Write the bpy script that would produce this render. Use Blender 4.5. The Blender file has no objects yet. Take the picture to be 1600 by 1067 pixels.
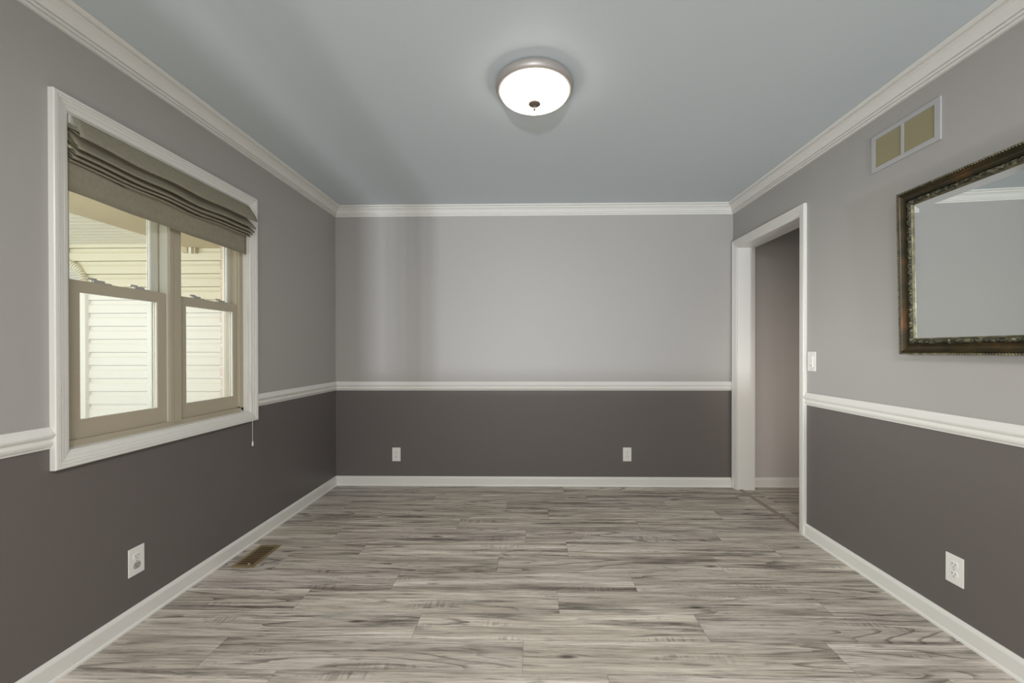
import bpy, bmesh, math, random
from mathutils import Vector, Matrix
random.seed(7)
sc = bpy.context.scene
COL = sc.collection
PI = math.pi

# ------------------------------------------------------------------ camera
XL, XR, D, H, CZ = -1.714, 1.756, 3.635, 2.44, 1.182
YR = -2.4                                   # rear wall behind the camera
cd = bpy.data.cameras.new('camera'); cam = bpy.data.objects.new('camera', cd); COL.objects.link(cam)
sc.camera = cam
yaw, pit, rol, ppx, ppy, foc = -0.0185, 0.0041, -0.0015, 816.3251, 550.6196, 650.0
cy, sy = math.cos(yaw), math.sin(yaw); cp, sp = math.cos(pit), math.sin(pit); cr, sr = math.cos(rol), math.sin(rol)
B = Matrix(((1, 0, 0), (0, 0, -1), (0, 1, 0)))
Ry = Matrix(((cy, 0, -sy), (0, 1, 0), (sy, 0, cy))); Rx = Matrix(((1, 0, 0), (0, cp, -sp), (0, sp, cp))); Rz = Matrix(((cr, -sr, 0), (sr, cr, 0), (0, 0, 1)))
R = Rz @ Rx @ Ry @ B
M3 = Matrix((R[0], -R[1], -R[2])).transposed()
cam.matrix_world = Matrix.Translation((0, 0, CZ)) @ M3.to_4x4()
cd.sensor_width = 36; cd.lens = foc / 1600 * 36
cd.shift_x = (800 - ppx) / 1600; cd.shift_y = (ppy - 533.5) / 1600
cd.clip_start = .02; cd.clip_end = 100

# ------------------------------------------------------------------ light and exposure
vs = sc.view_settings
vs.view_transform = 'Standard'; vs.look = 'None'; vs.gamma = 1; vs.use_curve_mapping = False
vs.exposure = 0.6
w = bpy.data.worlds.new('world'); sc.world = w; w.use_nodes = True
bg = w.node_tree.nodes['Background']; bg.inputs[0].default_value = (.93, .97, 1, 1); bg.inputs[1].default_value = .60

def area(name, loc, target, sx, sy_, power, color, spread=PI):
    l = bpy.data.lights.new(name, 'AREA'); l.shape = 'RECTANGLE'; l.size = sx; l.size_y = sy_
    l.energy = power; l.color = color; l.spread = spread
    o = bpy.data.objects.new(name, l); COL.objects.link(o); o.location = loc
    o.rotation_euler = (Vector(target) - Vector(loc)).to_track_quat('-Z', 'Y').to_euler()
    return o
# daylight from the patio door behind the camera, and sun bounced up off the deck outside it
area('patio_daylight', (0.25, -2.3, 1.15), (0.25, 3, 1.25), 2.9, 2.0, 12, (1, .985, .955))
area('deck_bounce', (-.75, -14, -1.7), (-.2, 3, 2.1), .42, .5, 70, (.90, .95, 1), math.radians(60))
area('ceiling_fill', (.25, -5.2, -.7), (.1, 1.6, 2.44), 2.4, .9, 36, (.88, .95, 1))  # extra unseen fill outside the door, added to brighten the ceiling
# unseen overhead fill added behind the camera to lift the floor and near walls
area('rear_overhead_fill', (.2, -.75, 2.36), (.2, -.75, 0), .6, .6, 51, (1, .965, .92))
# added rear left fill for the right wall, then daylight through the window
area('rear_left_fill', (-1.66, -1.5, 1.35), (1.7, 0.6, 1.2), 2.0, 1.6, 17, (1, .97, .93))
area('window_daylight', (-3.7, 1.75, 1.55), (1.7, 2.1, .9), 1.3, 1.1, 12, (1, .99, .96), math.radians(50))
# hall lamp beyond the doorway and open daylight under the porch
area('hall_light', (2.7, 1.5, 1.0), (2.25, 3.64, .75), .7, .7, 1.1, (1, .87, .74), math.radians(75))
area('porch_daylight', (-3.9, 1.6, 1.98), (-3.2, 3.4, .9), 2.4, .5, 11, (1, .95, .82))

# ------------------------------------------------------------------ materials
def nm(name):
    m = bpy.data.materials.new(name); m.use_nodes = True
    nt = m.node_tree; p = nt.nodes['Principled BSDF']; return m, nt, p
def N(nt, t, **k):
    n = nt.nodes.new(t)
    for a, b in k.items(): setattr(n, a, b)
    return n
def mat(name, col, rough=.5, metal=0, spec=.5, bump=0, bscale=200, var=0, vscale=3, detail=2):
    m, nt, p = nm(name)
    p.inputs['Base Color'].default_value = (*col, 1); p.inputs['Roughness'].default_value = rough
    p.inputs['Metallic'].default_value = metal; p.inputs['Specular IOR Level'].default_value = spec
    tc = N(nt, 'ShaderNodeTexCoord')
    if var:
        n = N(nt, 'ShaderNodeTexNoise'); n.inputs['Scale'].default_value = vscale; n.inputs['Detail'].default_value = 4
        nt.links.new(tc.outputs['Object'], n.inputs['Vector'])
        mx = N(nt, 'ShaderNodeMix', data_type='RGBA'); mx.inputs[6].default_value = (*[c * (1 - var) for c in col], 1); mx.inputs[7].default_value = (*[min(1, c * (1 + var)) for c in col], 1)
        nt.links.new(n.outputs['Fac'], mx.inputs[0]); nt.links.new(mx.outputs[2], p.inputs['Base Color'])
    if bump:
        n = N(nt, 'ShaderNodeTexNoise'); n.inputs['Scale'].default_value = bscale; n.inputs['Detail'].default_value = detail
        nt.links.new(tc.outputs['Object'], n.inputs['Vector'])
        b = N(nt, 'ShaderNodeBump'); b.inputs['Strength'].default_value = bump; b.inputs['Distance'].default_value = .002
        nt.links.new(n.outputs['Fac'], b.inputs['Height']); nt.links.new(b.outputs[0], p.inputs['Normal'])
    return m
M_UP = mat('light_grey_eggshell_paint', (.425, .41, .396), .42, bump=.12, bscale=260, spec=.4)
M_LO = mat('dark_grey_eggshell_paint', (.152, .135, .130), .42, bump=.12, bscale=260, spec=.4)
M_HALL = mat('hall_paint', (.56, .53, .51), .6, bump=.1, bscale=260)
M_CEIL = mat('ceiling_paint', (.61, .67, .70), .55, bump=.12, bscale=180)
M_TRIM = mat('white_trim_paint', (.80, .79, .755), .32, spec=.5)
M_VINYL = mat('backlit_window_vinyl', (.47, .415, .315), .4)  # beige vinyl darkened, its backlit shade put into the colour
M_VINYL2 = mat('daylit_window_vinyl', (.66, .66, .58), .35)  # paler copy of the vinyl, daylight put into the colour
M_PLATE = mat('white_plastic', (.86, .85, .82), .3)
M_GREYP = mat('grey_plastic', (.42, .41, .39), .4)
M_SLOT = mat('dark_slot', (.05, .045, .04), .6)
M_DARK = mat('duct_shade', (.02, .016, .012), .8)  # near black for the plates that paint the shade inside the ducts
M_NICKEL = mat('brushed_nickel', (.40, .365, .345), .42, metal=.35)
M_BRONZE = mat('bronze_register', (.33, .25, .13), .4, metal=.35, var=.25, vscale=20)
M_FINIAL = mat('dark_finial_metal', (.11, .085, .07), .5, metal=.2)  # dark base colour offsets the glare of the lit bowl
M_BRONZE2 = mat('dark_bronze_slat', (.30, .21, .10), .4, metal=.4)
M_GRILLE = mat('grille_paint', (.47, .47, .48), .45)
M_LOUVRE = mat('olive_louvre', (.37, .335, .205), .55)
M_THR = mat('taupe_threshold', (.30, .25, .205), .45, var=.15, vscale=30)
M_CORD = mat('white_cord', (.75, .73, .68), .6)
M_SIDING = mat('cream_vinyl_siding', (.82, .78, .62), .55, bump=.15, bscale=60)
M_TAN = mat('tan_porch_trim', (.60, .52, .36), .6)
M_SOFFIT = mat('white_soffit_vinyl', (.86, .84, .74), .5)
M_BRICKM = mat('brick_face', (.66, .46, .37), .9, var=.3, vscale=25, bump=.5, bscale=80)
M_MORTAR = mat('brick_mortar', (.62, .58, .50), .9)
M_CONC = mat('porch_concrete', (.55, .53, .49), .8, var=.1)
M_BACKING = mat('mirror_backing', (.05, .04, .03), .8)

m, nt, p = nm('shade_linen'); M_FAB = m
p.inputs['Roughness'].default_value = .85; p.inputs['Specular IOR Level'].default_value = .15
tc = N(nt, 'ShaderNodeTexCoord'); mp = N(nt, 'ShaderNodeMapping'); nt.links.new(tc.outputs['Object'], mp.inputs[0])
w1 = N(nt, 'ShaderNodeTexWave', wave_type='BANDS', bands_direction='Y'); w1.inputs['Scale'].default_value = 260; w1.inputs['Distortion'].default_value = 2
w2 = N(nt, 'ShaderNodeTexWave', wave_type='BANDS', bands_direction='Z'); w2.inputs['Scale'].default_value = 260; w2.inputs['Distortion'].default_value = 2
nz = N(nt, 'ShaderNodeTexNoise'); nz.inputs['Scale'].default_value = 70; nz.inputs['Detail'].default_value = 5
for a in (w1, w2, nz): nt.links.new(mp.outputs[0], a.inputs['Vector'])
ad = N(nt, 'ShaderNodeMath', operation='ADD'); nt.links.new(w1.outputs['Fac'], ad.inputs[0]); nt.links.new(w2.outputs['Fac'], ad.inputs[1])
bp = N(nt, 'ShaderNodeBump'); bp.inputs['Strength'].default_value = .25; bp.inputs['Distance'].default_value = .001
nt.links.new(ad.outputs[0], bp.inputs['Height']); nt.links.new(bp.outputs[0], p.inputs['Normal'])
rp = N(nt, 'ShaderNodeValToRGB'); rp.color_ramp.elements[0].position = .3; rp.color_ramp.elements[0].color = (.31, .285, .215, 1)
rp.color_ramp.elements[1].position = .7; rp.color_ramp.elements[1].color = (.35, .325, .25, 1)
nt.links.new(nz.outputs['Fac'], rp.inputs[0]); nt.links.new(rp.outputs[0], p.inputs['Base Color'])

def glass_mat(name, tint, gloss, extra=0, ecol=(1, 1, 1)):
    m = bpy.data.materials.new(name); m.use_nodes = True; nt = m.node_tree; nt.nodes.clear()
    out = N(nt, 'ShaderNodeOutputMaterial'); tr = N(nt, 'ShaderNodeBsdfTransparent'); tr.inputs[0].default_value = (*tint, 1)
    gl = N(nt, 'ShaderNodeBsdfGlossy'); gl.inputs['Roughness'].default_value = .02
    mx = N(nt, 'ShaderNodeMixShader'); mx.inputs[0].default_value = gloss
    nt.links.new(tr.outputs[0], mx.inputs[1]); nt.links.new(gl.outputs[0], mx.inputs[2])
    last = mx
    if extra:
        df = N(nt, 'ShaderNodeBsdfTranslucent'); df.inputs[0].default_value = (*ecol, 1)
        m2 = N(nt, 'ShaderNodeMixShader'); m2.inputs[0].default_value = extra
        nt.links.new(mx.outputs[0], m2.inputs[1]); nt.links.new(df.outputs[0], m2.inputs[2]); last = m2
    nt.links.new(last.outputs[0], out.inputs[0]); return m
M_GLASS = glass_mat('window_glass', (.95, .97, .95), .018)
M_SCREEN = glass_mat('insect_screen_mesh', (.97, .97, .98), 0.0, .055, (.72, .76, .90))

m, nt, p = nm('mirror_silver'); M_MIRROR = m
p.inputs['Metallic'].default_value = 1; p.inputs['Roughness'].default_value = .01; p.inputs['Base Color'].default_value = (.90, .93, .91, 1)

m, nt, p = nm('lamp_glass_glowing'); M_LAMP = m
p.inputs['Base Color'].default_value = (.9, .88, .84, 1); p.inputs['Roughness'].default_value = .3
p.inputs['Emission Color'].default_value = (1, .93, .82, 1); p.inputs['Emission Strength'].default_value = 8.0

def frame_mat(name, c0, c1, c2, sc1, bumps=.4, metal=.3, rough=.38):
    m, nt, p = nm(name); tc = N(nt, 'ShaderNodeTexCoord')
    n1 = N(nt, 'ShaderNodeTexNoise'); n1.inputs['Scale'].default_value = sc1; n1.inputs['Detail'].default_value = 6; n1.inputs['Roughness'].default_value = .65
    nt.links.new(tc.outputs['Object'], n1.inputs['Vector'])
    r = N(nt, 'ShaderNodeValToRGB'); e = r.color_ramp.elements
    e[0].position = .35; e[0].color = (*c0, 1); e[1].position = .68; e[1].color = (*c2, 1); q = e.new(.52); q.color = (*c1, 1)
    nt.links.new(n1.outputs['Fac'], r.inputs[0]); nt.links.new(r.outputs[0], p.inputs['Base Color'])
    p.inputs['Metallic'].default_value = metal; p.inputs['Roughness'].default_value = rough
    b = N(nt, 'ShaderNodeBump'); b.inputs['Strength'].default_value = bumps; b.inputs['Distance'].default_value = .001
    nt.links.new(n1.outputs['Fac'], b.inputs['Height']); nt.links.new(b.outputs[0], p.inputs['Normal']); return m
M_FCOVE = frame_mat('frame_brown_patina', (.020, .018, .009), (.055, .040, .016), (.17, .072, .026), 7, .3, .25)
M_FBEAD = frame_mat('frame_bronze_bead', (.06, .055, .034), (.14, .125, .07), (.28, .25, .14), 30)
M_FCARV = frame_mat('frame_antique_carving', (.012, .012, .009), (.06, .058, .036), (.24, .225, .14), 70, 1)

# wood plank floor
m, nt, p = nm('weathered_grey_planks'); M_FLOOR = m
L = nt.links.new
uv = N(nt, 'ShaderNodeUVMap'); uv.uv_map = 'grain'
ue = N(nt, 'ShaderNodeUVMap'); ue.uv_map = 'edge'
at = N(nt, 'ShaderNodeAttribute'); at.attribute_name = 'plank'
sepr = N(nt, 'ShaderNodeSeparateColor'); L(at.outputs['Color'], sepr.inputs[0])
def mapd(sx, sy_, src=None):
    q = N(nt, 'ShaderNodeMapping'); q.inputs['Scale'].default_value = (sx, sy_, 1); L((src or uv.outputs[0]), q.inputs[0]); return q.outputs[0]
def noise(v, sc_, det=6, ro=.6, dist=0):
    n = N(nt, 'ShaderNodeTexNoise'); n.inputs['Scale'].default_value = sc_; n.inputs['Detail'].default_value = det; n.inputs['Roughness'].default_value = ro; n.inputs['Distortion'].default_value = dist
    L(v, n.inputs['Vector']); return n.outputs['Fac']
def ramp(f, pts):
    r = N(nt, 'ShaderNodeValToRGB'); e = r.color_ramp.elements
    while len(e) < len(pts): e.new(.5)
    for k, (po, c) in enumerate(pts): e[k].position = po; e[k].color = (*c, 1) if len(c) == 3 else c
    L(f, r.inputs[0]); return r.outputs[0]
def mth(op, a, b, clamp=False):
    n = N(nt, 'ShaderNodeMath', operation=op, use_clamp=clamp)
    for i, x in enumerate((a, b)):
        if isinstance(x, (int, float)): n.inputs[i].default_value = x
        else: L(x, n.inputs[i])
    return n.outputs[0]
def mixc(f, a, b, bt='MIX'):
    n = N(nt, 'ShaderNodeMix', data_type='RGBA', blend_type=bt)
    for i, x in ((0, f), (6, a), (7, b)):
        if isinstance(x, (int, float)): n.inputs[i].default_value = x
        elif isinstance(x, tuple): n.inputs[i].default_value = (*x, 1)
        else: L(x, n.inputs[i])
    return n.outputs[2]
g = lambda v: (v, v, v)
broad = noise(mapd(.8, 15), 1.3, 6, .62, .3)
base = ramp(broad, [(.28, (.31, .275, .24)), (.43, (.50, .45, .397)), (.57, (.67, .615, .555)), (.72, (.82, .77, .71))])
# long fine grain
fine = noise(mapd(2.6, 70), 1.6, 8, .75)
base = mixc(.9, base, ramp(fine, [(.32, g(.22)), (.43, g(.74)), (.53, g(1.0)), (.68, g(1.16))]), 'MULTIPLY')
# short dark dashes
dash = ramp(noise(mapd(7, 75), 1.0, 3, .6), [(.30, g(1)), (.40, g(0))])
base = mixc(mth('MULTIPLY', dash, .6), base, (.09, .078, .068))
# dark weathered smears that follow the grain
sm = mth('MULTIPLY', ramp(noise(mapd(.8, 9), 1.5, 3, .5), [(.52, g(0)), (.64, g(1))]), ramp(noise(mapd(2.0, 50), 1.2, 8, .8), [(.42, g(1)), (.58, g(0))]))
base = mixc(mth('MULTIPLY', sm, .9), base, (.06, .053, .048))
# cathedral grain: contour lines of a stretched field
fld = mth('ADD', mth('MULTIPLY', noise(mapd(.55, 6.5), 1.0, 1, .3), 16.0), mth('MULTIPLY', noise(mapd(6, 60), 1.0, 2, .5), .35))
fr1 = mth('FRACT', fld, 0)
lines = ramp(fr1, [(.0, g(1)), (.10, g(.75)), (.24, g(0))])
msk = ramp(noise(mapd(.7, 5), 1.9, 2, .5), [(.48, g(0)), (.58, g(1))])
base = mixc(mth('MULTIPLY', mth('MULTIPLY', lines, msk), .72), base, (.085, .074, .065))
# knots
vo = N(nt, 'ShaderNodeTexVoronoi'); vo.inputs['Scale'].default_value = 1.0; vo.inputs['Randomness'].default_value = 1.0
L(mapd(3.2, 11), vo.inputs['Vector'])
kn = ramp(vo.outputs['Distance'], [(.05, g(1)), (.16, g(0))])
sv = N(nt, 'ShaderNodeSeparateColor'); L(vo.outputs['Color'], sv.inputs[0])
kn = mth('MULTIPLY', kn, mth('GREATER_THAN', sv.outputs[0], .55))
base = mixc(mth('MULTIPLY', kn, .85), base, (.05, .042, .036))
# saw marks across the grain
saw = mth('MULTIPLY', ramp(noise(mapd(75, 5), 1.0, 3, .6, .4), [(.44, g(1)), (.56, g(0))]), ramp(noise(mapd(1.1, 5), 2.3, 3, .5), [(.60, g(0)), (.70, g(1))]))
base = mixc(mth('MULTIPLY', saw, .42), base, (.07, .064, .06))
# tone of each plank, slightly warmer or cooler
tone = mth('ADD', mth('MULTIPLY', sepr.outputs[0], .22), .94)
cmb = N(nt, 'ShaderNodeCombineColor'); 
L(tone, cmb.inputs[0]); L(mth('MULTIPLY', tone, .995), cmb.inputs[1]); L(mth('ADD', mth('MULTIPLY', tone, .95), mth('MULTIPLY', sepr.outputs[1], .045)), cmb.inputs[2])
base = mixc(1.0, base, cmb.outputs[0], 'MULTIPLY')
# narrow seams
se = N(nt, 'ShaderNodeSeparateXYZ'); L(ue.outputs[0], se.inputs[0])
ex = mth('MINIMUM', se.outputs[0], mth('SUBTRACT', 1.22, se.outputs[0])); ey = mth('MINIMUM', se.outputs[1], mth('SUBTRACT', .175, se.outputs[1]))
seam = ramp(mth('MULTIPLY', mth('MINIMUM', ex, ey), 100.0), [(.04, g(.62)), (.18, g(1))])
base = mixc(1.0, base, seam, 'MULTIPLY')
L(base, p.inputs['Base Color'])
p.inputs['Roughness'].default_value = .46; p.inputs['Specular IOR Level'].default_value = .4
b = N(nt, 'ShaderNodeBump'); b.inputs['Strength'].default_value = .25; b.inputs['Distance'].default_value = .001
L(fine, b.inputs['Height']); L(b.outputs[0], p.inputs['Normal'])

# ------------------------------------------------------------------ helpers
def tag(o, label=None, cat=None, group=None, kind=None):
    if label: o['label'] = label
    if cat: o['category'] = cat
    if group: o['group'] = group
    if kind: o['kind'] = kind
    return o
class MB:
    def __init__(s): s.bm = bmesh.new(); s.mats = []
    def mi(s, m):
        if m not in s.mats: s.mats.append(m)
        return s.mats.index(m)
    def face(s, vs, m):
        try: f = s.bm.faces.new(vs)
        except ValueError: return None
        f.material_index = s.mi(m); return f
    def box(s, a, b, m):
        x0, y0, z0 = a; x1, y1, z1 = b
        v = [s.bm.verts.new(q) for q in ((x0, y0, z0), (x1, y0, z0), (x1, y1, z0), (x0, y1, z0), (x0, y0, z1), (x1, y0, z1), (x1, y1, z1), (x0, y1, z1))]
        for q in ((0, 3, 2, 1), (4, 5, 6, 7), (0, 1, 5, 4), (1, 2, 6, 5), (2, 3, 7, 6), (3, 0, 4, 7)): s.face([v[i] for i in q], m)
    def grid(s, rows, m, closed_u=False, closed_v=False, smooth=False):
        """rows: list of lists of 3D points"""
        V = [[s.bm.verts.new(q) for q in r] for r in rows]
        nr, nc = len(V), len(V[0])
        for i in range(nr if closed_v else nr - 1):
            for j in range(nc if closed_u else nc - 1):
                f = s.face([V[i][j], V[i][(j + 1) % nc], V[(i + 1) % nr][(j + 1) % nc], V[(i + 1) % nr][j]], m)
                if f and smooth: f.smooth = True
        return V
    def lathe(s, prof, m, c=(0, 0, 0), n=48, axis='Z', smooth=True):
        rows = []
        for r, z in prof:
            row = []
            for k in range(n):
                a = 2 * PI * k / n; x, y = r * math.cos(a), r * math.sin(a)
                row.append((c[0] + x, c[1] + y, c[2] + z) if axis == 'Z' else ((c[0] + z, c[1] + x, c[2] + y) if axis == 'X' else (c[0] + x, c[1] + z, c[2] + y)))
            rows.append(row)
        V = s.grid(rows, m, closed_u=True, smooth=smooth)
        for r in (V[0], V[-1]): s.face(r, m)
    def build(s, name, parent=None, recalc=True, bevel=0, loc=None):
        if recalc: bmesh.ops.recalc_face_normals(s.bm, faces=s.bm.faces)
        me = bpy.data.meshes.new(name)
        if loc: bmesh.ops.translate(s.bm, verts=s.bm.verts, vec=[-c for c in loc])
        s.bm.to_mesh(me); s.bm.free()
        for m in s.mats: me.materials.append(m)
        o = bpy.data.objects.new(name, me); COL.objects.link(o)
        if loc: o.location = loc
        if parent: o.parent = parent
        if bevel:
            md = o.modifiers.new('bevel', 'BEVEL'); md.width = bevel; md.segments = 2; md.limit_method = 'ANGLE'
        return o
def boxo(name, a, b, m, parent=None, bevel=0):
    q = MB(); q.box(a, b, m); return q.build(name, parent, bevel=bevel)
def empty(name, loc, rot=(0, 0, 0)):
    o = bpy.data.objects.new(name, None); COL.objects.link(o); o.location = loc; o.rotation_euler = rot; o.empty_display_size = .05; return o
def struct(o): o['kind'] = 'structure'; return o

def run(mb, A, Bp, n, prof, m, ma=0, mb_=0):
    """a moulding along a wall from A to Bp (2D); profile (offset from wall, height); mitres at the ends"""
    A, Bp, n = Vector(A), Vector(Bp), Vector(n); d = (Bp - A).normalized()
    rows = []
    for o, z in prof:
        a = A + n * o + d * o * ma; b = Bp + n * o - d * o * mb_
        rows.append([(a.x, a.y, z), (b.x, b.y, z)])
    V = mb.grid(rows, m, closed_v=True)
    mb.face([r[0] for r in V], m); mb.face([r[1] for r in V], m)
def frame4(mb, u0, v0, u1, v1, prof, fn, m, sides='btlr', seg=1, smooth=False):
    """mitred rectangular moulding; profile (inset, height off plane); fn(u,v,h)->3D"""
    cs = {'b': ((u0, v0, 1, 1), (u1, v0, -1, 1)), 'r': ((u1, v0, -1, 1), (u1, v1, -1, -1)), 't': ((u1, v1, -1, -1), (u0, v1, 1, -1)), 'l': ((u0, v1, 1, -1), (u0, v0, 1, 1))}
    for s_ in sides:
        (a, b, da, db), (c, d, dc, dd) = cs[s_]
        rows = []
        for ins, h in prof:
            p0 = (a + da * ins, b + db * ins); p1 = (c + dc * ins, d + dd * ins)
            rows.append([fn(p0[0] + (p1[0] - p0[0]) * t / seg, p0[1] + (p1[1] - p0[1]) * t / seg, h) for t in range(seg + 1)])
        V = mb.grid(rows, m, closed_v=True, smooth=smooth)

# ------------------------------------------------------------------ room shell
T = .14
ZS = .874                                     # where the two wall paints meet, behind the chair rail
WY0, WY1, WZ0, WZ1 = 1.506, 2.512, .812, 2.066   # window opening
def split_box(mb, a, b, up=M_UP, lo=M_LO):
    if a[2] < ZS < b[2]:
        mb.box(a, (b[0], b[1], ZS), lo); mb.box((a[0], a[1], ZS), b, up)
    else: mb.box(a, b, up if a[2] >= ZS else lo)
q = MB()
split_box(q, (XL - T, YR - T, 0), (XL, WY0, H)); split_box(q, (XL - T, WY1, 0), (XL, D, H))
split_box(q, (XL - T, WY0, 0), (XL, WY1, WZ0)); split_box(q, (XL - T, WY0, WZ1), (XL, WY1, H))
struct(q.build('wall_left', recalc=False))
q = MB(); split_box(q, (XL - T, D, 0), (XR + T, D + T, H)); struct(q.build('wall_back', recalc=False))
DY0, DY1, DZ = 2.735, 3.555, 2.053            # cased opening to the hall
q = MB(); split_box(q, (XR, YR - T, 0), (XR + T, DY0, H)); split_box(q, (XR, DY1, 0), (XR + T, D, H)); q.box((XR, DY0, DZ), (XR + T, DY1, H), M_UP)
struct(q.build('wall_right', recalc=False))
# rear wall with the wide patio opening (behind the camera)
PX0, PX1, PZ = -1.19, 1.55, 2.08
q = MB(); split_box(q, (XL, YR - T, 0), (PX0, YR, H)); split_box(q, (PX1, YR - T, 0), (XR, YR, H)); q.box((PX0, YR - T, PZ), (PX1, YR, H), M_UP)
struct(q.build('wall_rear', recalc=False))
q = MB()
for x0, x1 in ((-1.03, -1.0), (-.975, -.945), (-.915, -.84), (PX1 - .05, PX1)): q.box((x0, YR - .10, 0), (x1, YR - .04, PZ), M_TRIM)
q.box((PX0, YR - .10, PZ - .05), (PX1, YR - .04, PZ), M_TRIM)
struct(q.build('patio_streak_bars', recalc=False))  # unseen patio door bars, spaced to cast the light streaks
q = MB(); q.box((XL - T, YR - T, H), (XR + T, D + T, H + .1), M_CEIL); struct(q.build('ceiling', recalc=False))

# plank floor: one mesh, one quad for each plank
bm = bmesh.new(); u1 = bm.loops.layers.uv.new('grain'); u2 = bm.loops.layers.uv.new('edge'); cl = bm.loops.layers.color.new('plank')
PW, PL = .175, 1.22
ends = [.28, -.03, .73, .13, .525, -.18, .22, -.03, -.49, .13, -.18, .45, -.94]
rnd = random.Random(21)
y0 = 1.345 - PW * 22
def floor_region(xa, xb, ya, yb):
    k = 0; y = y0
    while y < yb:
        idx = k - 22
        e = ends[idx] if 0 <= idx < len(ends) else rnd.uniform(0, PL)
        x = e - PL * 5
        while x < xb:
            ax, bx, ay, by = max(x, xa), min(x + PL, xb), max(y, ya), min(y + PW, yb)
            r3 = (rnd.random(), rnd.random(), rnd.random()); ou, ov = rnd.uniform(0, 40), rnd.uniform(0, 40)
            if bx - ax > 1e-4 and by - ay > 1e-4:
                f = bm.faces.new([bm.verts.new(c) for c in ((ax, ay, 0), (bx, ay, 0), (bx, by, 0), (ax, by, 0))])
                for lp in f.loops:
                    c = lp.vert.co; lp[u1].uv = (c.x - x + ou, c.y - y + ov); lp[u2].uv = (c.x - x, c.y - y); lp[cl] = (*r3, 1)
            x += PL
        y += PW; k += 1
floor_region(XL - .02, XR + T, YR - T, D + .02)
me = bpy.data.meshes.new('floor'); bm.to_mesh(me); bm.free(); me.materials.append(M_FLOOR)
fo = bpy.data.objects.new('floor', me); COL.objects.link(fo); struct(fo)
boxo('floor_slab', (XL - T, YR - T, -.12), (XR + T, D + T, -.002), M_CONC)['kind'] = 'structure'
bm = bmesh.new(); u1 = bm.loops.layers.uv.new('grain'); u2 = bm.loops.layers.uv.new('edge'); cl = bm.loops.layers.color.new('plank')
floor_region(XR + T, 3.35, 1.3, D + .02)
me = bpy.data.meshes.new('floor_hall'); bm.to_mesh(me); bm.free(); me.materials.append(M_FLOOR)
fo = bpy.data.objects.new('floor_hall', me); COL.objects.link(fo); struct(fo)

# hall beyond the doorway
HX0, HX1, HY0 = XR + T, 3.3, 1.35
struct(boxo('wall_hall_back', (HX0, D + .005, 0), (HX1 + .1, D + .1, H), M_HALL))
struct(boxo('wall_hall_right', (HX1, HY0, 0), (HX1 + .1, D + .005, H), M_HALL))
struct(boxo('wall_hall_rear', (HX0, HY0 - .1, 0), (HX1 + .1, HY0, H), M_HALL))
struct(boxo('ceiling_hall', (HX0, HY0 - .1, H), (HX1 + .1, D + .1, H + .1), M_CEIL))

# ------------------------------------------------------------------ mouldings
def crown_profile():
    # (out from wall, height)
    return [(.0, H - .084), (.012, H - .084), (.015, H - .081), (.015, H - .0745), (.010, H - .0735), (.010, H - .0715), (.019, H - .0705), (.022, H - .066), (.022, H - .0625), (.016, H - .061), (.016, H - .0585),
            (.024, H - .057), (.029, H - .048), (.036, H - .038), (.046, H - .029), (.057, H - .0235), (.057, H - .0175), (.054, H - .0165), (.054, H - .0145), (.066, H - .0135), (.074, H - .0095), (.077, H - .006), (.077, H - .001), (0, H - .001)]
def rail_profile(z=.835):
    return [(0, z), (.006, z), (.008, z + .004), (.009, z + .007), (.014, z + .010), (.018, z + .016), (.020, z + .022), (.017, z + .029), (.013, z + .032), (.013, z + .036), (.017, z + .038), (.022, z + .041), (.026, z + .046), (.027, z + .051),
            (.025, z + .055), (.020, z + .061), (.015, z + .068), (.012, z + .074), (.010, z + .078), (0, z + .078)]
def rail_profile(z=.835, f=rail_profile): return [(o * .80, h) for o, h in f(z)]
def base_profile():
    return [(0, 0), (.018, 0), (.018, .006), (.015, .012), (.012, .014), (.012, .066), (.010, .072), (.006, .078), (.004, .081), (0, .082)]
WALLS = {'left': ((XL, YR), (XL, D), (1, 0), 0, 1), 'back': ((XL, D), (XR, D), (0, -1), 1, 1), 'right': ((XR, D), (XR, YR), (-1, 0), 1, 0)}
def moulding(name, A, Bp, n, prof, ma, mb_, kind_label=None, mt=M_TRIM):
    q = MB(); run(q, A, Bp, n, prof, mt, ma, mb_); return struct(q.build(name))
for k, (A, Bp, n, a, b_) in WALLS.items():
    moulding('trim_crown_' + k, A, Bp, n, crown_profile(), a, b_)
CY0, CY1 = 1.451, 2.561                       # outer edges of the window casing
moulding('trim_rail_left_near', (XL, YR), (XL, CY0 + .001), (1, 0), rail_profile(), 0, 0)
moulding('trim_rail_left_far', (XL, CY1 - .001), (XL, D), (1, 0), rail_profile(), 0, 1)
moulding('trim_rail_back', (XL, D), (XR - .014, D), (0, -1), rail_profile(), 1, 0)
moulding('trim_rail_right', (XR, 2.675), (XR, YR), (-1, 0), rail_profile(), 0, 0)
moulding('baseboard_left', (XL, YR), (XL, D), (1, 0), base_profile(), 0, 1)
moulding('baseboard_back', (XL, D), (XR - .006, D), (0, -1), base_profile(), 1, 0)
moulding('baseboard_right', (XR, 2.675), (XR, YR), (-1, 0), base_profile(), 0, 0)
moulding('baseboard_hall', (HX0, D + .005), (HX1, D + .005), (0, -1), base_profile(), 0, 0)

# doorway casing and jamb
q = MB()
cas = [(0, 0), (0, .018), (.003, .020), (.016, .020), (.018, .0165), (.0205, .0165), (.022, .018), (.034, .0155), (.036, .012), (.0385, .012), (.040, .0135), (.052, .0115), (.058, .009), (.062, .005), (.062, 0)]
yo0, yo1, zo = 2.675, 3.622, 2.117
fnR = lambda u, v, h: (XR - h, u, v)
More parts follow.
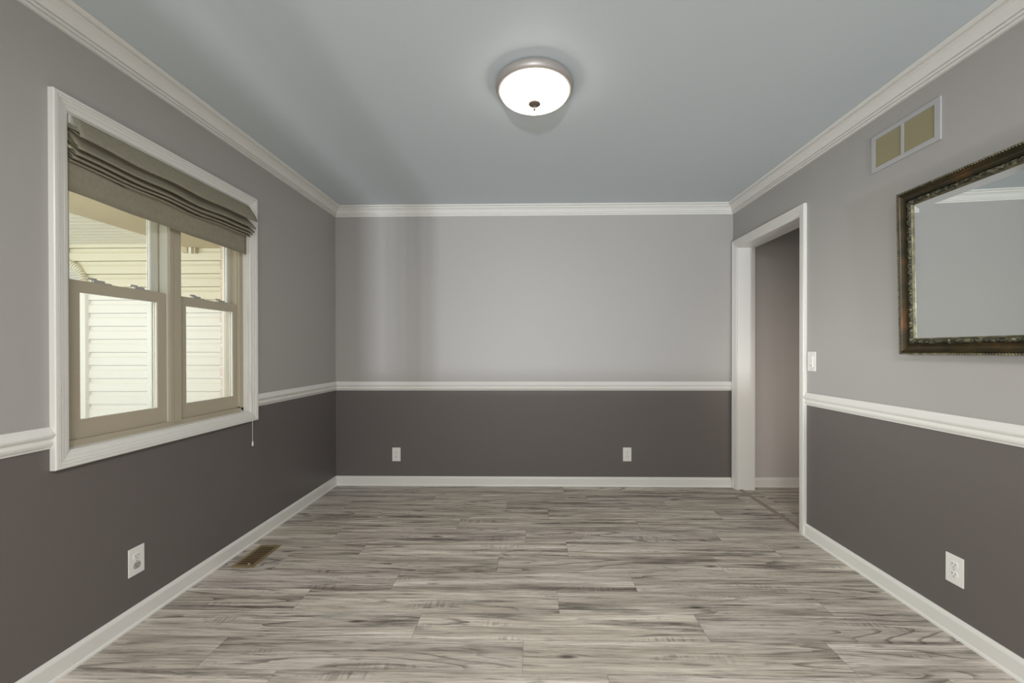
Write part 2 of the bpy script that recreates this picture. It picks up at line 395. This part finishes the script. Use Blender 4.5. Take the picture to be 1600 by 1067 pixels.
# right leg, left leg, head with mitres
def leg(u_out, sgn):
    rows = [[fnR(u_out + sgn * i, 0, h), fnR(u_out + sgn * i, zo - i, h)] for i, h in cas]
    V = q.grid(rows, M_TRIM, closed_v=True); q.face([r[0] for r in V], M_TRIM)
leg(yo0, 1); leg(yo1, -1)
rows = [[fnR(yo0 + i, zo - i, h), fnR(yo1 - i, zo - i, h)] for i, h in cas]; q.grid(rows, M_TRIM, closed_v=True)
dr = struct(q.build('door_2'))
q = MB()
q.box((XR - .004, DY0 - .002, 0), (XR + T + .004, DY0 + .004, DZ), M_TRIM); q.box((XR - .004, DY1 - .004, 0), (XR + T + .004, DY1 + .002, DZ), M_TRIM)
q.box((XR - .004, DY0, DZ - .004), (XR + T + .004, DY1, DZ + .002), M_TRIM)
q.build('door_jamb', dr)
q = MB(); run(q, (1.785 - .02, DY1 - .004), (1.785 - .02, DY0 + .004), (1, 0), [(0, 0), (.004, .003), (.012, .0055), (.028, .0055), (.036, .003), (.04, 0)], M_THR)
struct(q.build('trim_threshold'))

# ------------------------------------------------------------------ window
fnL = lambda u, v, h: (XL + h, u, v)
q = MB()
wcas = [(0, 0), (0, .019), (.003, .022), (.012, .022), (.013, .0185), (.0155, .0185), (.0165, .021), (.022, .0195), (.023, .016), (.0255, .016), (.0265, .0175), (.036, .0155), (.037, .0125), (.039, .0125), (.040, .0135), (.050, .0115), (.054, .010), (.056, .006), (.056, 0)]
frame4(q, CY0, .755, CY1, 2.124, wcas, fnL, M_TRIM)
win = struct(q.build('window_1'))
q = MB()
fnF = lambda u, v, h: (-1.752 + h, u, v)
lin = [(-.004, .0), (-.004, .040), (.004, .040), (.004, 0)]
frame4(q, WY0, WZ0, WY1, WZ1, lin, fnF, M_TRIM)
q.build('jamb_liner', win)
# vinyl main frame
q = MB()
fr = [(0, 0), (0, -.10), (.030, -.10), (.030, -.075), (.036, -.075), (.036, -.045), (.030, -.045), (.030, -.012), (.036, -.012), (.036, 0)]
frame4(q, WY0, WZ0, WY1, WZ1, [(0, 0), (0, -.10), (.028, -.10), (.028, -.082), (.036, -.082), (.036, -.048), (.041, -.048), (.041, -.012), (.036, -.012), (.034, 0)], fnF, M_VINYL, sides='ltr')
q.box((-1.852, WY0, WZ0), (-1.752, WY1, WZ0 + .028), M_VINYL)
q.build('window_frame', win)
q = MB()
q.box((-1.760, 1.990, WZ0 + .02), (-1.752 + .004, 2.010, WZ1 - .02), M_VINYL); q.box((-1.760, 2.012, WZ0 + .02), (-1.752 + .004, 2.054, WZ1 - .02), M_VINYL)
q.box((-1.862, 1.988, WZ0 + .02), (-1.760, 2.052, WZ1 - .02), M_VINYL2)
for x in (-1.799, -1.8345): q.box((x - .0012, 1.984, WZ0 + .02), (x + .0012, 1.990, WZ1 - .02), M_VINYL)
q.build('mullion', win)
def sash(name, ya, yb, za, zb, xa, xb, st, top, bot, mt):
    root = None; q = MB()
    fn = lambda u, v, h: (xa + h, u, v)
    t = xa - xb
    # stiles and rails with a small chamfer to the glass
    for (u0, v0, u1_, v1) in ((ya, za, ya + st, zb), (yb - st, za, yb, zb), (ya + st, zb - top, yb - st, zb), (ya + st, za, yb - st, za + bot)):
        q.box((xa - .011, u0, v0), (xa, u1_, v1), mt)
    bk = .015; za_, zb_ = za, zb
    for (u0, v0, u1_, v1) in ((ya, za, ya + st - bk, zb), (yb - st + bk, za, yb, zb), (ya + st - bk, zb - top + bk, yb - st + bk, zb), (ya + st - bk, za, yb - st + bk, za + bot - bk)):
        q.box((xb, u0, v0), (xa - .011, u1_, v1), mt)
    o = q.build(name, win, bevel=.0015)
    q = MB()
    frame4(q, ya + st - .002, za + bot - .002, yb - st + .002, zb - top + .002, [(0, -.003), (.0035, -.006), (.0035, -.011), (0, -.011)], fn, M_TRIM)
    frame4(q, ya + st - bk, za + bot - bk, yb - st + bk, zb - top + bk, [(0, -.015), (.010, -.015), (.010, -.018), (0, -.018)], fn, M_GREYP)
    frame4(q, ya + st - bk, za + bot - bk, yb - st + bk, zb - top + bk, [(0, -.0225), (.009, -.0225), (.009, -.0255), (0, -.0255)], fn, M_TRIM)
    q.build('glazing_bead', o)
    xm = xa - .0125
    boxo('pane', (xm - .002, ya + st, za + bot), (xm + .002, yb - st, zb - top), M_GLASS, o)
    return o
sashes = []
for ya, yb in ((1.556, 1.984), (2.060, 2.484)):
    s1 = sash('lower_sash', ya, yb, .840, 1.461, -1.765, -1.797, .044, .046, .075, M_VINYL)
    s2 = sash('upper_sash', ya, yb, 1.420, 2.035, -1.801, -1.833, .040, .04, .040, M_VINYL2)
    # two latches on the meeting rail
    for yl in (ya + .10, yb - .15):
        q = MB(); q.box((-1.792, yl, 1.461), (-1.770, yl + .075, 1.466), M_GREYP); q.box((-1.788, yl + .006, 1.466), (-1.774, yl + .05, 1.474), M_GREYP)
        q.box((-1.785, yl - .012, 1.472), (-1.777, yl + .02, 1.480), M_GREYP)
        q.build('sash_lock', s1, bevel=.001)
    boxo('insect_screen', (-1.8385, ya + .002, .842), (-1.8365, yb - .002, 1.44), M_SCREEN, win)

# ------------------------------------------------------------------ roman shade
def shade_prof(t):
    """t 0 near end .. 1 far end; (x, z) profile with five stacked folds"""
    dx = -.018 * (1 - t); dz = .018 * (1 - t)
    tips = [(-1.653, 1.968), (-1.660, 1.924), (-1.670, 1.902), (-1.682, 1.888), (-1.696, 1.877)]
    P = [(-1.706, 2.060), (-1.699, 2.052)]
    xb = -1.722
    for k, (x, z) in enumerate(tips):
        x += dx; z += dz
        if k == 0: P += [(-1.690, 2.035), (x - .014, z + .034), (x - .003, z + .010)]
        else: P += [(x - .012, z + .014), (x - .003, z + .005)]
        P += [(x, z), (x - .004, z - .003), (x - .012, z + .004)]
        P += [(xb - .004, z + .034 - .004 * k), (xb - .010, z + .034 - .004 * k)] if k < 4 else [(xb, z + .006)]
    zf = 1.862 + dz
    P += [(xb, zf), (-1.7225, (zf + 1.768) / 2), (-1.722, 1.768 + dz * .8)]
    return P
root = empty('roman_shade', (-1.72, 2.005, 1.77))
tag(root, 'olive taupe linen roman shade, folded up at the top of the left window', 'window shade')
q = MB(); n = 44; rows = []
ys0, ys1 = 1.520, 2.497
for i in range(n + 1):
    t = i / n; P = shade_prof(t); k = math.sin(PI * t)
    row = []
    for j, (x, z) in enumerate(P):
        wgt = min(1, max(0, (2.045 - z) / .06)) * (1 if z > 1.85 else .45)
        dz = (-.010 * k + .004 * math.sin(t * 17 + 1) * k) * wgt
        dxx = .004 * math.sin(t * 11 + j * .35) * wgt * k
        row.append((x + dxx - .0, ys0 + (ys1 - ys0) * t, z + dz))
    rows.append(row)
q.grid(rows, M_FAB, smooth=True)
so = q.build('shade_fabric')
so.parent = root; so.matrix_parent_inverse = Matrix.Translation(-root.location)
md = so.modifiers.new('thick', 'SOLIDIFY'); md.thickness = .0014; md.offset = 0
def par(o, r): o.parent = r; o.matrix_parent_inverse = r.matrix_basis.inverted(); return o
par(boxo('headrail', (-1.745, 1.514, 2.030), (-1.708, 2.502, 2.061), M_PLATE, bevel=.002), root)
def tube(name, pts, r, m, parent=None, nseg=8):
    cu = bpy.data.curves.new(name, 'CURVE'); cu.dimensions = '3D'; cu.bevel_depth = r; cu.bevel_resolution = 2; cu.use_fill_caps = True
    s_ = cu.splines.new('BEZIER'); s_.bezier_points.add(len(pts) - 1)
    for bp_, c in zip(s_.bezier_points, pts): bp_.co = c; bp_.handle_left_type = bp_.handle_right_type = 'AUTO'
    cu.materials.append(m)
    tmp = bpy.data.objects.new(name, cu); COL.objects.link(tmp)
    dg = bpy.context.evaluated_depsgraph_get(); me = bpy.data.meshes.new_from_object(tmp.evaluated_get(dg))
    bpy.data.objects.remove(tmp); o = bpy.data.objects.new(name, me); COL.objects.link(o)
    for p_ in me.polygons: p_.use_smooth = True
    if parent: par(o, parent)
    return o
cord = tube('pull_cord', [(-1.705, 2.488, 1.87), (-1.703, 2.486, 1.5), (-1.702, 2.482, 1.08), (-1.700, 2.490, .965), (-1.690, 2.488, .90), (-1.684, 2.489, .80), (-1.683, 2.489, .70), (-1.683, 2.489, .632)], .0013, M_CORD, root)
tube('pull_cord', [(-1.708, 2.478, 1.87), (-1.707, 2.480, 1.4), (-1.704, 2.476, 1.05), (-1.700, 2.468, .985), (-1.699, 2.486, .955), (-1.703, 2.496, .975), (-1.704, 2.480, .99), (-1.702, 2.474, .94), (-1.706, 2.478, .86)], .0012, M_CORD, root)
q = MB(); q.lathe([(.0015, 0), (.003, -.003), (.0045, -.010), (.005, -.024), (.004, -.030), (.002, -.031)], M_PLATE, (-1.683, 2.489, .637), 16); ts = q.build('tassel'); par(ts, root)

# ------------------------------------------------------------------ outside the window
q = MB(); yb = 3.40
# lap siding facing the window wall: tilted boards
def siding(q, x0, x1, z0, z1, e=.108, phase=.0):
    z = z0
    rows = []
    while z < z1:
        rows += [(z, yb + .012), (z + .0032, yb + .02), (z + .0032, yb - .019), (z + e * .60, yb - .0165), (z + e * .68, yb - .010), (z + e * .78, yb - .0055), (z + e - .0005, yb - .004)]
        z += e
    q.grid([[(x0, y, zz), (x1, y, zz)] for zz, y in rows], M_SIDING)
siding(q, -5.2, -1.86, 1.173 - .108 * 15, 2.068)
q.box((-5.2, yb + .03, -.5), (-1.86, yb + .12, 2.5), M_SIDING)
struct(q.build('wall_porch_siding', recalc=False))
q = MB(); pts = []
x0, x1 = -5.2, -1.86
rows = []; y = 0.0
while y < yb:
    rows += [(y, 2.068), (y + .030, 2.068), (y + .034, 2.076), (y + .040, 2.076), (y + .044, 2.068)]; y += .0775
rows.append((yb, 2.068))
q.grid([[(x0, yy, zz), (x1, yy, zz)] for yy, zz in rows], M_SOFFIT); q.box((x0, 0, 2.085), (x1, yb, 2.2), M_SOFFIT)
struct(q.build('ceiling_porch', recalc=False))
struct(boxo('trim_porch_beam', (-2.82, 0.0, 2.032), (-1.86, yb, 2.083), M_TAN))
q = MB(); q.box((-2.845, yb - .05, 1.99), (-2.80, yb - .02, 2.075), M_TAN); q.box((-2.79, yb - .05, 1.985), (-2.768, yb - .02, 2.05), M_SOFFIT); q.box((-2.745, yb - .05, 1.985), (-2.735, yb - .02, 2.05), M_TAN)
struct(q.build('trim_porch_bracket'))
struct(boxo('floor_porch', (-5.2, -1.5, -.55), (-1.86, yb + .1, -.45), M_CONC))
q = MB()
for a, b in (((-1.882, WY1 - .002, .6), (-1.850, 2.552, 2.2)), ((-1.905, 1.44, .6), (-1.850, WY0 + .02, 2.2)), ((-1.905, WY0, WZ1 - .02), (-1.850, WY1, 2.2)), ((-1.92, 1.44, .74), (-1.850, 2.552, WZ0 + .018))): q.box(a, b, M_VINYL2)
q.build('exterior_trim', win)
# brick veneer return beside the window
q = MB(); z = -.45; k = 0
while z < 2.03:
    jx = random.uniform(-.004, .004)
    q.box((-1.930 + jx, 2.553 + random.uniform(0, .006), z), (-1.856, 2.78 if k % 2 else 2.66, z + .057), M_BRICKM)
    q.box((-1.930 + jx, (2.79 if k % 2 else 2.67), z), (-1.856, yb - .03, z + .057), M_BRICKM)
    q.box((-1.918, 2.562, z + .057), (-1.856, yb - .03, z + .067), M_MORTAR); z += .067; k += 1
struct(q.build('wall_brick_corner', recalc=False))
# arched louvred window surround on the porch wall
ax, az, R1, R0 = -3.873, 1.735, .213, .160
wr = struct(empty('window_2', (ax, yb - .02, .9)))
q = MB(); nn = 15
for i in range(nn * 2):
    a0 = PI * i / (nn * 2) + .012; a1 = PI * (i + 1) / (nn * 2) - .012
    for rr0, rr1, dpt in ((R0, R1, .045),):
        V = []
        for a in (a0, (a0 + a1) / 2, a1):
            for r_, y_ in ((rr0, yb - .01), (rr0, yb - dpt + .006), (rr0 + .008, yb - dpt), (rr1 - .006, yb - dpt - (.006 if a == (a0 + a1) / 2 else 0)), (rr1 + (.006 if a == (a0 + a1) / 2 else 0), yb - dpt + .01), (rr1, yb - .01)):
                V.append((ax + r_ * math.cos(a), y_, az + r_ * math.sin(a)))
        q.grid([V[0:6], V[6:12], V[12:18]], M_SIDING)
q.box((ax - .045, yb - .06, az + R1 - .01), (ax + .045, yb - .012, 2.06), M_SIDING)
for sx in (-1, 1):
    q.box((min(ax + sx * R0, ax + sx * R1), yb - .045, .3), (max(ax + sx * R0, ax + sx * R1), yb - .01, az), M_SIDING)
par(q.build('surround', recalc=True), wr)
q = MB(); z = .34
while z < az + R0:
    half = R0 if z <= az else math.sqrt(max(0, R0 ** 2 - (z - az) ** 2))
    if half > .02:
        q.grid([[(ax - half, yb - .034, z), (ax + half, yb - .034, z)], [(ax - half, yb - .018, z + .020), (ax + half, yb - .018, z + .020)]], M_PLATE)
    z += .022
par(q.build('shutter_slats'), wr)

# ------------------------------------------------------------------ mirror
MY1, MZ0, MZ1, MW = 1.967, 1.163, 1.903, 1.07
MY0 = MY1 - MW
tilt = math.radians(1.25)
mr = empty('wall_mirror', (XR - .004, (MY0 + MY1) / 2, MZ0), (0, -tilt, 0))
tag(mr, 'rectangular wall mirror with a wide dark bronze ornate frame on the right wall', 'mirror')
hw = MW / 2; hh = MZ1 - MZ0
fnM = lambda u, v, h: (-h - .004, u, v)       # local: u along wall, v up, h out of wall
q = MB(); frame4(q, -hw, 0, hw, hh, [(.004, 0), (.003, .020), (.006, .0275), (.0105, .0275), (.012, .034), (.014, .036), (.016, .034), (.019, .030), (.026, .024), (.033, .023), (.040, .026), (.044, .031), (.046, .032), (.046, 0)], fnM, M_FCOVE, smooth=False)
q.build('frame_moulding', mr)
# rope bead on the outer edge
q = MB()
def bead(u, v, along):
    rows = []
    for i in range(5):
        a = -PI / 2 + PI * i / 4; r_ = .0052 * math.cos(a) + .0004; s_ = .0047 * math.sin(a)
        row = []
        for j in range(6):
            b2 = 2 * PI * j / 6; p_, o_ = r_ * math.cos(b2), r_ * math.sin(b2)
            if along == 'u': row.append(fnM(u + s_ + p_ * .5, v + p_, .031 + o_))
            else: row.append(fnM(u + p_, v + s_ + p_ * .5, .031 + o_))
        rows.append(row)
    q.grid(rows, M_FBEAD, closed_u=True, smooth=True)
nb = int(MW / .0105)
for i in range(nb + 1):
    u = -hw + .005 + (MW - .01) * i / nb; bead(u, .005, 'u'); bead(u, hh - .005, 'u')
nb = int(hh / .0105)
for i in range(1, nb):
    v = .005 + (hh - .01) * i / nb; bead(-hw + .005, v, 'v'); bead(hw - .005, v, 'v')
q.build('rope_bead', mr)
# carved scroll band, displaced mesh
q = MB()
def carve(s_, t_):
    ph = s_ / .044 * 2 * PI
    leaf = math.sin(ph + 3.0 * (t_ - .5) * (1 if math.sin(ph / 2) > 0 else -1))
    scr = math.sin(ph * 2 + 6 * t_) * .5
    return .0048 * (max(leaf, -.2) + .5 * max(scr, -.3)) * math.sin(PI * t_) ** .6
W0, W1 = .047, .066
def band(a, b, da, db, c, d, dc, dd):
    Ln = math.hypot(c - a, d - b); ns = int(Ln / .0026); rows = []
    for i in range(ns + 1):
        f_ = i / ns; row = []
        for j in range(9):
            t_ = j / 8; ins = W0 + (W1 - W0) * t_
            p0 = (a + da * ins, b + db * ins); p1 = (c + dc * ins, d + dd * ins)
            row.append(fnM(p0[0] + (p1[0] - p0[0]) * f_, p0[1] + (p1[1] - p0[1]) * f_, .026 + .004 * math.sin(PI * t_) + carve(f_ * Ln, t_)))
        rows.append(row)
    q.grid(rows, M_FCARV, smooth=True)
band(-hw, 0, 1, 1, hw, 0, -1, 1); band(hw, 0, -1, 1, hw, hh, -1, -1); band(hw, hh, -1, -1, -hw, hh, 1, -1); band(-hw, hh, 1, -1, -hw, 0, 1, 1)
q.build('carved_band', mr)
q = MB(); frame4(q, -hw, 0, hw, hh, [(.066, .008), (.066, .026), (.069, .027), (.071, .024), (.073, .018), (.0735, .008)], fnM, M_FBEAD)
q.build('inner_bead', mr)
q = MB()
gi, bw, gz = .0715, .026, .0172
fnm = fnM
o_ = [fnm(-hw + gi, gi, gz + .0017), fnm(hw - gi, gi, gz + .0017), fnm(hw - gi, hh - gi, gz + .0017), fnm(-hw + gi, hh - gi, gz + .0017)]
i_ = [fnm(-hw + gi + bw, gi + bw, gz), fnm(hw - gi - bw, gi + bw, gz), fnm(hw - gi - bw, hh - gi - bw, gz), fnm(-hw + gi + bw, hh - gi - bw, gz)]
vo_ = [q.bm.verts.new(c) for c in o_]; vi_ = [q.bm.verts.new(c) for c in i_]
q.face(vi_, M_MIRROR)
for k in range(4): q.face([vo_[k], vo_[(k + 1) % 4], vi_[(k + 1) % 4], vi_[k]], M_MIRROR)
q.build('mirror_glass', mr)
q = MB(); q.box(fnM(-hw + .01, .01, 0), fnM(hw - .01, hh - .01, .010), M_BACKING); q.build('backing_board', mr)

# ------------------------------------------------------------------ ceiling light
lx, ly = .022, 1.951
cl_ = empty('ceiling_light', (lx, ly, H)); tag(cl_, 'round flush mount ceiling lamp, lit frosted glass bowl in a brushed nickel ring', 'ceiling lamp')
q = MB(); q.lathe([(.150, -.0005), (.160, -.0005), (.172, -.006), (.180, -.016), (.182, -.026), (.180, -.036), (.176, -.043), (.172, -.047), (.163, -.050), (.158, -.048)], M_NICKEL, (0, 0, 0), 96)
q.build('nickel_ring', cl_)
q = MB(); prof = [(.0015, -.104)]
for i in range(1, 15):
    a = i / 14 * PI / 2; prof.append((.161 * math.sin(a), -.047 - .057 * math.cos(a) ** .9 if i < 14 else -.047))
q.lathe(prof, M_LAMP, (0, 0, 0), 96); q.build('glass_bowl', cl_)
q = MB(); q.lathe([(.001, -.103), (.0285, -.103), (.029, -.106), (.024, -.110), (.012, -.115), (.006, -.118), (.0045, -.124), (.0065, -.130), (.0055, -.135), (.001, -.138)], M_FINIAL, (0, 0, 0), 32)
q.build('finial', cl_)

# ------------------------------------------------------------------ outlets and switch
def outlet(label, loc, rz, lower_grey=False):
    """local: x right along the wall, z up, y into the room is -y"""
    r_ = empty('wall_outlet', loc, (0, 0, rz)); tag(r_, label, 'outlet', None)
    q = MB(); rows = []
    hw_, hh_ = .0365, .060
    q.box((-hw_, -.0045, -hh_), (hw_, 0.0, hh_), M_PLATE); q.build('cover_plate', r_, bevel=.0018)
    for s_ in (1, -1):
        q = MB(); n_ = 20; ring = []
        mt = M_GREYP if (lower_grey and s_ < 0) else M_PLATE
        for dpt, k in ((-.0040, 1), (-.0062, 1), (-.0066, .94)):
            row = []
            for i in range(n_):
                a = 2 * PI * i / n_; x = .0172 * math.cos(a); z = max(-.0142, min(.0142, .0172 * math.sin(a)))
                row.append((x * k, dpt, z * k + s_ * .0195))
            ring.append(row)
        V = q.grid(ring, mt, closed_u=True); q.face(V[-1], mt)
        so_ = q.build('socket', r_)
        if mt is M_GREYP: so_['label'] = 'grey lower socket'
        q = MB(); zc = s_ * .0195
        q.box((-.0075, -.0069, zc - .001), (-.0055, -.0060, zc + .0085), M_SLOT); q.box((.0055, -.0069, zc), (.0075, -.0060, zc + .0075), M_SLOT)
        q.lathe([(.0023, -.0069), (.0023, -.0060)], M_SLOT, (0, 0, zc - .0075), 10, axis='Y')
        q.build('slots', so_)
    q = MB(); q.lathe([(.0028, -.0062), (.0032, -.0040)], M_GREYP, (0, 0, 0), 12, axis='Y'); q.build('screw', r_)
    return r_
outlet('white wall outlet on the left wall below the window, lower socket grey', (XL, 1.772, .274), PI / 2, True)
outlet('white wall outlet on the dark back wall, nearer the left corner', (-1.177, D, .273), 0)
outlet('white wall outlet on the dark back wall, nearer the doorway', (.843, D, .279), 0)
outlet('white wall outlet low on the right wall under the mirror', (XR, 1.749, .274), -PI / 2)
r_ = empty('light_switch', (XR, 2.624, 1.113), (0, 0, -PI / 2)); tag(r_, 'white rocker light switch on the right wall beside the doorway casing', 'light switch')
boxo('cover_plate', (-.036, -.005, -.060), (.036, 0, .060), M_PLATE, r_, .0018)
q = MB(); q.box((-.0165, -.0085, -.033), (.0165, -.0045, .033), M_PLATE); pd = q.build('rocker', r_, bevel=.0012)
boxo('indicator', (-.010, -.0092, -.027), (.010, -.0084, -.023), M_GREYP, pd)
for z in (.047, -.047):
    q = MB(); q.lathe([(.0026, -.0058), (.003, -.0045)], M_GREYP, (0, 0, z), 12, axis='Y'); q.build('screw', r_)

# ------------------------------------------------------------------ return air grille
gy0, gy1, gz0, gz1 = 1.810, 2.167, 2.082, 2.266
gr = empty('air_return_grille', (XR, (gy0 + gy1) / 2, gz0)); tag(gr, 'painted metal air return grille with two olive louvre panels, high above the mirror', 'vent grille')
q = MB()
def gb(a, b, h0, h1, m_, z0, z1): q.box((XR - h1, a, z0), (XR - h0, b, z1), m_)
fh = .007
gb(gy0, 1.836, 0, fh, M_GRILLE, gz0, gz1); gb(2.146, gy1, 0, fh, M_GRILLE, gz0, gz1); gb(1.836, 2.146, 0, fh, M_GRILLE, gz0, gz0 + .022); gb(1.836, 2.146, 0, fh, M_GRILLE, gz1 - .022, gz1)
gb(1.985, 1.999, 0, fh, M_GRILLE, gz0 + .022, gz1 - .022)
par(q.build('grille_frame'), gr)
q = MB(); gb(1.836, 2.146, 0, .001, M_DARK, gz0 + .02, gz1 - .02); par(q.build('duct_shade_plate'), gr)  # dark sheet painted as the shade behind the louvres, no hole in the wall
for a, b in ((1.8365, 1.9845), (1.9995, 2.1455)):
    q = MB(); nz_ = 17; zz0, zz1 = gz0 + .022, gz1 - .022; e = (zz1 - zz0) / nz_
    for i in range(nz_):
        z = zz0 + e * i
        q.grid([[(XR - .0015, a, z), (XR - .0015, b, z)], [(XR - .0055, a, z + e * .75), (XR - .0055, b, z + e * .75)], [(XR - .0060, a, z + e * .84), (XR - .0060, b, z + e * .84)]], M_LOUVRE)
    lo = par(q.build('louvre_panel', recalc=False), gr)
for y in (1.822, 2.157):
    q = MB(); q.lathe([(.003, -fh - .001), (.0036, -fh + .001)], M_GREYP, (XR, y, (gz0 + gz1) / 2), 12, axis='X'); par(q.build('screw'), gr)

# ------------------------------------------------------------------ floor register
fx0, fx1, fy0, fy1 = -1.643, -1.513, 2.238, 2.500
fr_ = empty('floor_register', ((fx0 + fx1) / 2, (fy0 + fy1) / 2, 0)); tag(fr_, 'bronze metal floor register with slats, beside the left baseboard', 'floor vent')
q = MB(); wv_ = .02
frame4(q, fx0, fy0, fx1, fy1, [(0, .0008), (.002, .0035), (wv_, .0045), (wv_, .0008)], lambda u, v, h: (u, v, h), M_BRONZE)
par(q.build('register_frame'), fr_)
par(boxo('duct_shade_plate', (fx0 + wv_, fy0 + wv_, .0004), (fx1 - wv_, fy1 - wv_, .0010), M_DARK), fr_)  # dark plate painted as the shade under the slats, floor is not cut
nsl = 11
for i in range(nsl):
    y = fy0 + wv_ + (fy1 - fy0 - 2 * wv_) * (i + .5) / nsl
    q = MB(); q.box((fx0 + wv_, y - .0030, .0010), (fx1 - wv_, y + .0030, .0036), M_BRONZE2); par(q.build('slat'), fr_)
par(boxo('damper_lever', (-1.560, fy0 + .024, .0035), (-1.548, fy0 + .030, .010), M_GREYP, bevel=.001), fr_)
bpy.context.view_layer.update()
